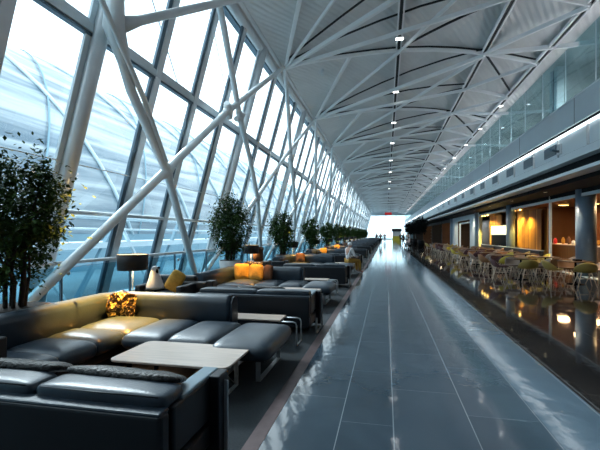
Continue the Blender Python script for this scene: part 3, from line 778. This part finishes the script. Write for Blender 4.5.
put(person('seated person in white cap, white top and mustard trousers on the third chaise', 'wshirt', 'mustard', 'sit', cap='cerw'), (-1.5, 16.55, .0), -.9)
put(person('person in dark clothes walking on the left of the far aisle', 'dshirt', 'dshirt'), (-.75, 58, 0), 0)
put(person('person in a dark coat walking in the middle of the far aisle', 'dshirt', 'dshirt'), (-.3, 85, 0), 0)
put(person('person in dark clothes standing near the lounge far away', 'dshirt', 'gshirt'), (-1.6, 72, 0), .5)
put(person('person in a pale pink top sitting at the edge of the far cafe', 'pshirt', 'gshirt', 'sit'), (2.6, 47.5, .0), 1.9)
put(person('person in a white shirt standing by the dark indoor trees', 'wshirt', 'dshirt'), (2.7, 51, 0), 2.5)
put(person('person in a dark coat standing right of the far aisle', 'dshirt', 'dshirt'), (2.3, 56, 0), 1)
put(person('person in a grey shirt walking along the far right of the aisle', 'gshirt', 'dshirt'), (3.1, 62, 0), 3)
put(person('person in dark clothes farthest down the right of the aisle', 'dshirt', 'dshirt'), (2.6, 75, 0), 3)
put(person('person in a dark shirt standing behind the serving counter', 'dshirt', 'dshirt'), (10.6, 25.4, 0), 1.6)
put(person('person in a white shirt standing at the near end of the serving counter', 'wshirt', 'dshirt'), (10.7, 21.6, 0), 1.6)
# ---------------------------------------------------------------- hall end
we = struct(G().box(-4.5, 6.6, YE, YE+.1, 7.2, 8.7).box(-6.6, 13, YE, YE+.1, 0, .25).build('wall_end', 'fascia', org=(0, YE, 0)))
win = thing('window_1', (0, YE, 0), '', 'w'); del win['label']; del win['category']; struct(win)
G().box(-6.3, 9, -.02, .02, .25, 7.2).build('glass', 'glass', win)
for x in (-3, 0, 3, 6): G().box(x-.06, x+.06, -.08, .08, .25, 7.2).build('mullion', 'mull', win)
struct(G().box(7, 13, YE, YE+.1, 0, 8.7).build('wall_end', 'fascia'))
struct(G().box(-6.7, 13, -3.1, -3.0, 0, 8.7).build('wall_back', 'darkwall'))
struct(G().box(-40, 40, YE+.2, YE+60, -1.2, -.2).build('outside_ground', 'outpale', org=(0, YE, -1)))
bn = thing('hanging_sign', (.5, 92, 5.9), 'small red hanging sign high at the far end of the hall', 'sign')
G().box(-.75, .75, -.06, .06, 0, .55, .02).build('panel', 'redm', bn)
G().tube([(-.5, 0, .55), (-.5, 0, 2.4)], .015, 6).tube([(.5, 0, .55), (.5, 0, 2.4)], .015, 6).build('cable', 'mulldark', bn)
kk = thing('kiosk', (2.55, 100, 0), 'small kiosk with dark roof and yellow-green base far down the aisle', 'kiosk')
G().box(-1.0, 1.0, -.8, .8, 0, 1.1, .03).build('base', 'yellow', kk)
G().box(-.95, .95, -.75, .75, 1.1, 2.2, .02).build('body', 'white', kk)
G().box(-1.15, 1.15, -.95, .95, 2.2, 2.9, .05).build('roof', 'darkwall', kk)
# ---------------------------------------------------------------- lounge sofas
def near_sofa(label):
    """sofa with its back to the viewer; origin at floor, right end, back"""
    t = thing('sofa', (0, 0, 0), label, 'sofa', 'sofas backing onto the viewer')
    Wd = 1.95
    G().box(-Wd, 0, 0, .10, .10, .60, .025, 3).build('back_panel', 'frame', t)
    G().box(-Wd+.01, -.01, .005, .11, .585, .612, .012).build('back_ledge', 'leather', t)
    G().box(-Wd, 0, .10, .80, .12, .27, .02).build('seat_base', 'frame', t)
    for a, b in ((-1.93, -.93), (-.92, -.02)):
        g = G(); g.sup(((a+b)/2, .20, .63), ((b-a)/2, .12, .058), .5, .22, 40, 14); o = g.build('back_cushion', 'leather', t)
        G().tube([(a+.05, .09, .665), ((a+b)/2, .083, .668), (b-.05, .09, .665)], .005, 6).build('piping', 'leather2', o)
        G().sup(((a+b)/2, .47, .35), ((b-a)/2, .34, .09), .4, .25, 36, 12).build('seat_cushion', 'leather', t)
    G().box(-.13, 0, .14, .80, .30, .60, .02, 3).build('armrest', 'frame', t)
    G().box(-.125, -.005, .25, .79, .59, .618, .012).build('arm_pad', 'fabarm', t)
    G().box(-.09, .07, .62, .79, .05, .61, .01).build('end_post', 'frame', t)
    G().box(-Wd-.10, -Wd+.04, .60, .80, .05, .74, .01).build('end_post', 'frame', t)
    G().box(.07, .10, .70, .72, 0, .56, .004).box(.07, .10, .15, .72, 0, .02, .004).box(.07, .10, .15, .17, 0, .25).build('leg', 'chrome', t)
    G().box(-Wd+.1, -Wd+.12, .12, .15, 0, .12).box(-Wd+.1, -Wd+.12, .12, .72, 0, .015).box(-Wd+.1, -Wd+.12, .69, .72, 0, .12).build('leg', 'chrome', t)
    return t
M['fabarm'] = mat('pale_blue_leather', (.18, .27, .33), .35)
def rprof(z0, z1, w, k=7):
    """rounded backrest section: (side, z)"""
    h = w/2; pr = [(-h, z0), (h, z0), (h, z1-h*.8)]
    for i in range(1, k): a = PI*i/k; pr.append((h*math.cos(a), z1-h*.8+h*.8*math.sin(a)))
    pr.append((-h, z1-h*.8)); return pr
def corner_sofa(label):
    """origin at floor under the inner back corner (x=-4.0,y=5.27 in the first pod)"""
    t = thing('corner_sofa', (-4.0, 5.27, 0), label, 'sofa', 'corner sofas along the glass wall')
    path = [(0, -2.05, 0), (0, -1.4, 0), (0, -.8, 0), (0, -.35, 0)]
    for i in range(1, 9):
        a = PI/2*i/8; path.append((.35-.35*math.cos(a), -.35+.35*math.sin(a), 0))
    path += [(.8, 0, 0), (1.3, 0, 0), (1.84, 0, 0), (1.90, 0, 0)]
    g = G(); g.sweep(path, rprof(.14, .75, .25)); g.sweep([(1.90, 0, 0), (1.93, 0, 0), (1.94, 0, 0)], [(a*.86, .14+(z-.14)*.965) for a, z in rprof(.14, .75, .25)]); g.build('backrest', 'leather', t)
    def cush(x0, x1, y0, y1, nm='seat_cushion', top=.43):
        g = G(); g.sup(((x0+x1)/2, (y0+y1)/2, .325), ((x1-x0)/2+.006, (y1-y0)/2+.006, top-.325+.025), .72, .26, 48, 20); return g.build(nm, 'leather', t)
    cush(.125, .90, -2.45+.05, -1.92); cush(.125, .90, -1.92, -1.40); cush(.125, .90, -1.40, -.93)
    cush(.125, .93, -.93, -.12)
    cush(.93, 1.52, -1.14, -.12); cush(1.52, 2.12, -1.14, -.12)
    o = cush(2.12, 2.80, -1.28, -.10, 'chaise_cushion')
    G().box(.0, .80, -2.40, -.1, .12, .27, .02).box(.8, 2.1, -1.02, -.1, .12, .27, .02).build('base', 'frame', t)
    G().box(2.18, 2.72, -1.16, -.16, .22, .26, .01).build('chaise_base', 'leather2', t)
    G().box(-.12, .42, -2.52, -2.40, .10, .62, .03, 3).build('armrest', 'frame', t)
    g = G(); xx = 2.62
    g.box(xx, xx+.05, -1.13, -1.12, .0, .22).box(xx, xx+.05, -.30, -.29, .0, .22).box(xx, xx+.05, -1.13, -.29, 0, .012); g.build('leg', 'chrome', t)
    g = G(); xx = 2.2
    g.box(xx, xx+.05, -1.0, -.99, .0, .22).box(xx, xx+.05, -.30, -.29, .0, .22).box(xx, xx+.05, -1.0, -.29, 0, .012); g.build('leg', 'chrome', t)
    return t
def coffee_table(label):
    t = thing('coffee_table', (-2.03, 3.76, 0), label, 'table', 'coffee tables inside the sofa corners')
    b = bmesh.new(); bmesh.ops.create_cube(b, size=1)
    for v in b.verts: v.co = V((v.co.x*1.24, v.co.y*.72, .37+v.co.z*.022))
    es = [e_ for e_ in b.edges if abs(e_.verts[0].co.z-e_.verts[1].co.z) > .01]
    bmesh.ops.bevel(b, geom=es, offset=.09, segments=6, affect='EDGES', profile=.5)
    es = [e_ for e_ in b.edges if abs(e_.verts[0].co.z-e_.verts[1].co.z) < .001 and len(e_.link_faces) == 2 and e_.calc_face_angle() > 1]
    bmesh.ops.bevel(b, geom=es, offset=.004, segments=1, affect='EDGES')
    g = G(); g.join(b); g.build('tabletop', 'wood', t)
    for x in (-.46, .48):
        for y in (-.24, .24): G().box(x-.02, x+.02, y-.012, y+.012, 0, .357).build('leg', 'chrome' if x > 0 else 'black', t)
        G().box(x-.02, x+.02, -.24, .24, 0, .012).build('runner', 'chrome', t)
    G().tube([(.48, -.22, .02), (.48, .22, .34)], .007, 6).tube([(.48, .22, .02), (.48, -.22, .34)], .007, 6).build('cross_brace', 'chrome', t)
    return t
def side_table(label):
    t = thing('side_table', (-1.7, 5.72, 0), label, 'table', 'low side tables behind the corner sofas')
    G().box(-.60, .22, -.20, .18, .345, .37, .008).build('tabletop', 'wood', t)
    g = G()
    for y in (-.16, .14):
        g.tube([(.18, y, .34), (.40, y, .34), (.44, y, .33), (.455, y, .29), (.455, y, .012)], .011, 8)
    g.tube([(.455, -.16, .012), (.455, .14, .012)], .011, 8); g.build('frame', 'chrome', t)
    for x in (-.55, .18): G().box(x-.012, x+.012, -.16, .14, 0, .345).build('leg_panel', 'black', t)
    return t
def lamp(label, shade_r=.245):
    t = thing('floor_lamp', (0, 0, 0), label, 'lamp', 'black-shaded lamps behind the sofas')
    G().lathe([(.15, 0), (.15, .015), (.02, .03)], n=24).build('base', 'mulldark', t)
    G().tube([(0, 0, .02), (0, 0, 1.20)], .011, 10).build('pole', 'mull', t)
    g = G(); g.lathe([(shade_r, .98), (shade_r*1.03, 1.10), (shade_r*1.06, 1.25), (shade_r*1.05, 1.25), (shade_r*1.02, 1.10), (shade_r*.985, .98)], n=40, cap=False)
    sh = g.build('lamp_shade', 'shade', t)
    G().lathe([(shade_r*.97, .985), (shade_r*1.03, 1.245)], n=40, cap=False).build('shade_lining', 'shadein', sh)
    G().sup((0, 0, 1.14), (.035, .035, .05), 1, 1, 12, 8).build('bulb', 'bulb', t)
    for a in range(3): G().tube([(0, 0, 1.2), (shade_r*math.cos(a*2.1), shade_r*math.sin(a*2.1), 1.2)], .004, 5).build('spoke', 'chrome', t)
    l = bpy.data.lights.new('lamp_bulb', 'POINT'); l.energy = LAMP; l.color = (1, .60, .22); l.shadow_soft_size = .05
    lo = bpy.data.objects.new('bulb_light', l); COL.objects.link(lo); lo.parent = t; lo.location = (0, 0, 1.06)
    return t
LAMP = 9
M['bulb'] = mat('warm_bulb', (1, .8, .5), .5, emit=(1, .7, .35), es=8)
def pillow(name, c, h, m, rot, label, cat='pillow', group=None, wob=.03):
    if h[1] < h[2]: o = G().sup((0, 0, 0), (h[0], h[2], h[1]), .95, .36, 44, 20, rot=Matrix.Rotation(PI/2, 3, 'X'), wob=wob).build(name, m, org=(0, 0, 0))
    else: o = G().sup((0, 0, 0), h, .75, .42, 36, 20, wob=wob).build(name, m, org=(0, 0, 0))
    o.location = c; o.rotation_euler = rot; return tag(o, label, cat, group)
pods = [(1.97, 5.27), (6.20, 10.07), (11.9, 16.4), (18.6, 22.6), (25.0, 29.0), (31.4, 35.4), (37.8, 41.8), (44.2, 48.2), (50.6, 54.6), (57, 61), (63.4, 67.4), (69.8, 73.8), (76.2, 80.2), (82.6, 86.6), (89, 93), (95.4, 99.4)]
nearP = cornP = tabP = sideP = lampP = None
for i, (ya, yb) in enumerate(pods):
    od = ordn[i]
    la = 'navy leather two-seat sofa with its dark back to the viewer, %s of the lounge' % od
    lb_ = 'navy leather corner sofa with chaise along the glass wall, %s of the lounge' % od
    lc = 'low pale wood coffee table inside the %s sofa group' % od
    ld = 'low pale wood side table behind the %s corner sofa' % od
    le = 'slim floor lamp with black drum shade behind the %s corner sofa' % od
    xr = -1.20+(.02 if i else 0)
    if i == 0:
        nearP = near_sofa(la); nearP.location = (xr, ya, 0)
        cornP = corner_sofa(lb_); tabP = coffee_table(lc); sideP = side_table(ld)
        lampP = lamp(le); lampP.location = (-4.28, 6.15, 0)
    else:
        copy_tree(nearP, la, (xr, ya, 0)); copy_tree(cornP, lb_, (-4.0, yb, 0))
        copy_tree(tabP, lc, (-2.03, yb-1.51, 0)); 
        copy_tree(sideP, ld, (-1.75, yb+.75, 0))
        if i < 9: copy_tree(lampP, le, (-4.22, yb+2.1 if i == 1 else yb+1.6, 0))
# added ceiling spots for the warm light on the first sofa corners
for i, (ya, yb) in enumerate(pods[:5]):
    t = thing('added_ceiling_spotlight', (-2.5, yb-.4, zc(-2.5)-.25), 'added small pale ceiling spotlight above the %s corner sofa' % ordn[i], 'spotlight', 'added spotlights over the lounge')
    G().lathe([(.05, -.05), (.06, .12), (.03, .2)], n=14).build('housing', 'steel', t)
    l = bpy.data.lights.new('added_lounge_spot', 'SPOT'); l.energy = (26000 if i == 0 else 8500); l.color = (1, .45, .08); l.spot_size = math.radians(17 if i == 0 else 14); l.spot_blend = 1; l.shadow_soft_size = .08
    lo = bpy.data.objects.new('spot_light', l); COL.objects.link(lo); lo.parent = t; lo.location = (0, 0, -.22)
    d = V((-3.68, yb-.45, .55))-V((-2.5, yb-.4, zc(-2.5)-.47)); lo.rotation_euler = d.to_track_quat('-Z', 'Y').to_euler()
# rugs in the middle of the first groups
tag(G().box(-3.1, -1.75, 2.9, 4.35, 0, .012, .004).build('rug', 'carpetb'), 'brown rug on the carpet under the nearest coffee table', 'rug')
# pillows and things on the nearest group
pillow('sequin_pillow', (-3.66, 5.02, .60), (.20, .09, .17), 'sequin', (math.radians(-12), 0, math.radians(22)), 'gold and black sequinned pillow propped in the nearest sofa corner', wob=.06)
pillow('throw_pillow', (-1.69, 2.36, .668), (.42, .12, .04), 'darkseq', (math.radians(-18), 0, math.radians(-2)), 'dark crinkled pillow lying along the nearest sofa back, right one', group=None)
pillow('throw_pillow', (-2.50, 2.36, .672), (.34, .12, .04), 'darkseq', (math.radians(-18), 0, math.radians(2)), 'dark crinkled pillow lying along the nearest sofa back, at the left edge')
# second group's pillows
y2 = 10.07
pillow('throw_pillow', (-3.23, y2-.35, .63), (.19, .07, .20), 'mustard', (math.radians(-14), 0, .05), 'square mustard pillow standing in the second corner sofa', wob=.012)
pillow('throw_pillow', (-3.62, y2-.32, .63), (.20, .08, .21), 'mustard', (math.radians(-12), 0, .45), 'mustard pillow tucked in the corner left of the square one', wob=.012)
pillow('throw_pillow', (-2.93, y2-.28, .62), (.13, .08, .19), 'brownfab', (math.radians(-14), 0, -.3), 'dark brown pillow right of the square mustard pillow', wob=.012)
pillow('throw_pillow', (-3.30, y2+.35, .80), (.26, .10, .07), 'sequin', (0, 0, 0), 'patterned pillow lying on top of the second corner sofa back', wob=.03).location = (-3.45, y2+.02, .80)
pillow('throw_pillow', (-2.3, 6.42, .735), (.42, .12, .05), 'darkseq', (math.radians(-10), 0, 0), 'dark crinkled throw pillow on the second viewer-backed sofa', wob=.03).location = (-2.1, 6.62, .66)
# dark armchair behind the nearest corner with a mustard pillow
ac = thing('armchair', (-4.3, 7.35, 0), 'dark armchair behind the nearest corner sofa holding a mustard pillow', 'armchair')
G().box(-.45, .45, -.4, .4, .12, .42, .04, 3).build('seat', 'leather2', ac)
G().box(-.45, .45, .28, .42, .12, .74, .05, 3).build('backrest', 'leather2', ac)
G().box(-.5, -.38, -.4, .4, .12, .6, .03, 3).build('armrest', 'leather2', ac)
G().box(.38, .5, -.4, .4, .12, .6, .03, 3).build('armrest', 'leather2', ac)
G().box(-.4, .4, -.35, .35, 0, .12).build('base', 'black', ac)
pillow('throw_pillow', (-4.12, 7.3, .66), (.15, .07, .21), 'mustard', (math.radians(-8), .55, .5), 'mustard pillow standing on the dark armchair beside the white ornament', wob=.01)
# white cone-shaped ornament on a small stand
st = thing('pedestal_table', (-4.12, 6.35, 0), 'narrow dark pedestal table behind the nearest corner sofa', 'table')
G().lathe([(.17, .60), (.17, .63)], n=24).build('top', 'black', st); G().tube([(0, 0, 0), (0, 0, .6)], .02, 8).build('stem', 'black', st); G().lathe([(.13, 0), (.13, .02)], n=20).build('foot', 'black', st)
orn = thing('ornament', (-4.02, 6.42, .63), 'smooth white cone-shaped ornament with a dark round opening beside the lamp', 'ornament')
st.location = (-4.02, 6.42, 0)
G().lathe([(.15, 0), (.155, .04), (.13, .12), (.095, .22), (.075, .30), (.07, .35), (.045, .39), (.01, .405)], n=28).build('body', 'cerw', orn)
G().sup((.06, -.035, .31), (.025, .025, .045), 1, 1, 14, 10).build('opening', 'black', orn)
G().sup((.085, -.02, .37), (.03, .02, .02), 1, 1, 10, 8).build('tip', 'black', orn)
# brown cushion standing behind the second group
pillow('throw_pillow', (-4.05, 12.4, .95), (.17, .12, .24), 'brownfab', (0, 0, .3), 'tall brown cushion propped on the bench beside the second lamp', wob=.02)
bn2 = thing('bench', (-4.05, 12.45, 0), 'low dark bench beside the second lamp carrying a brown cushion', 'bench')
G().box(-.35, .35, -.25, .25, .45, .72, .03).build('seat', 'brownleather', bn2); G().box(-.3, .3, -.2, .2, 0, .45).build('base', 'black', bn2)
for k, i in enumerate((2, 3, 4, 5)):
    yb = pods[i][1]
    pillow('throw_pillow', (-3.45, yb-.3, .63), (.19, .08, .19), ['brownfab', 'mustard', 'mustard', 'brownfab'][k], (math.radians(-14), 0, .2), '%s pillow in the corner of the %s corner sofa' % (['brown', 'mustard', 'mustard', 'brown'][k], ordn[i]), wob=.012)
# ---------------------------------------------------------------- potted trees
def leafmesh(n_, rx, rz, cz, size, seed, m='leaf', dens=.25, clusters=70):
    r_ = random.Random(seed); g = G()
    cs = []
    for i in range(clusters):
        while True:
            p = V((r_.uniform(-1, 1), r_.uniform(-1, 1), r_.uniform(-1, 1)))
            if .15 < p.length < 1: break
        if p.z < -.2: p.x *= .8; p.y *= .8
        cs.append((V((p.x*rx, p.y*rx, cz+p.z*rz)), r_.uniform(.10, .24)))
    for i in range(n_):
        c, rad = cs[r_.randrange(clusters)]
        p = c+V((r_.gauss(0, 1), r_.gauss(0, 1), r_.gauss(0, 1)))*rad*.55
        d = V((r_.uniform(-1, 1), r_.uniform(-1, 1), r_.uniform(-.9, .35))).normalized()
        u = d.cross(V((r_.uniform(-.4, .4), r_.uniform(-.4, .4), 1))).normalized(); s_ = size*r_.uniform(.6, 1.2); nn = u.cross(d)
        a, b, c2, e2 = p, p+d*s_*.5+u*s_*.26+nn*s_*.06, p+d*s_, p+d*s_*.5-u*s_*.26+nn*s_*.06
        va, vb, vc, vd = [g.b.verts.new(q) for q in (a, b, c2, e2)]
        g.b.faces.new((va, vb, vc)); g.b.faces.new((va, vc, vd))
    me = bpy.data.meshes.new('foliage'); g.b.to_mesh(me); g.b.free(); me.materials.append(M[m]); return me, cs
def tree(loc, label, foliage, cs, pot, potm, z0, grp='potted trees along the glass wall', name='potted_tree'):
    t = thing(name, loc, label, 'tree', grp)
    o = bpy.data.objects.new('foliage', foliage); COL.objects.link(o); o.parent = t
    r_ = random.Random(4); g = G()
    for k in range(7):
        a = k*.9; bx, by = .10*math.cos(a), .10*math.sin(a)
        c = cs[(k*7) % len(cs)][0]
        mid = V((bx*1.6, by*1.6, z0+(c.z-z0)*.45))
        g.tube([(bx, by, z0-.05), (bx*1.3+.03, by*1.2, z0+.35), mid, c], [.026, .022, .016, .005], 7)
        for q in range(4):
            c3 = cs[(k*11+q*5+3) % len(cs)][0]; g.tube([mid, mid.lerp(c3, .5)+V((0, 0, .06)), c3], [.012, .008, .003], 5)
    g.build('trunk', 'bark', t)
    g = G(); g.lathe(pot, n=36); g.build('pot', potm, t)
    zt = pot[-1][1]; G().lathe([(pot[-1][0]*.93, zt-.02), (pot[-1][0]*.93, zt+.006)], n=30).build('soil', 'soil', t)
    return t
fA, cA = leafmesh(8500, .54, .86, 1.80, .085, 5, clusters=120)
fB, cB = leafmesh(9000, .56, .88, 1.80, .085, 8, clusters=110)
fC, cC = leafmesh(4800, .56, .85, 1.75, .12, 9, clusters=80)
tree((-4.56, 4.15, 0), 'large potted tree with a wide dark brown planter at the left edge', fA, cA, [(.28, 0), (.36, .3), (.40, .60), (.42, .68)], 'potb', .66)
tree((-4.42, 10.9, 0), 'bushy potted tree in a white planter, second along the glass wall', fB, cB, [(.20, 0), (.26, .4), (.31, .84)], 'potw', .80)
prev = tree((-4.42, 16.9, 0), 'potted tree third along the glass wall', fC, cC, [(.22, 0), (.30, .7)], 'potb', .66)
for k, y in enumerate([23.8, 30.6, 37.2, 43.8, 50.4, 57, 63.6, 70.2, 77, 84, 91]):
    copy_tree(prev, 'potted tree %s along the glass wall' % ['fourth', 'fifth', 'sixth', 'seventh', 'eighth', 'ninth', 'tenth', 'eleventh', 'twelfth', 'thirteenth', 'fourteenth'][k], (-4.42, y, 0), k*1.3)
fD, cD = leafmesh(2600, .95, 1.2, 2.7, .2, 12, 'leafd', clusters=60)
dt = None
for k, (x, y) in enumerate([(4.3, 52), (4.6, 57), (4.2, 62), (4.5, 68), (4.2, 75), (4.4, 83)]):
    lab = 'dark indoor tree at the far right of the aisle, %s of the clump' % ordn[k]
    if dt is None: dt = tree((x, y, 0), lab, fD, cD, [(.35, 0), (.4, .8)], 'black', .76, 'dark indoor trees at the far right')
    else: copy_tree(dt, lab, (x, y, 0), k*1.1)
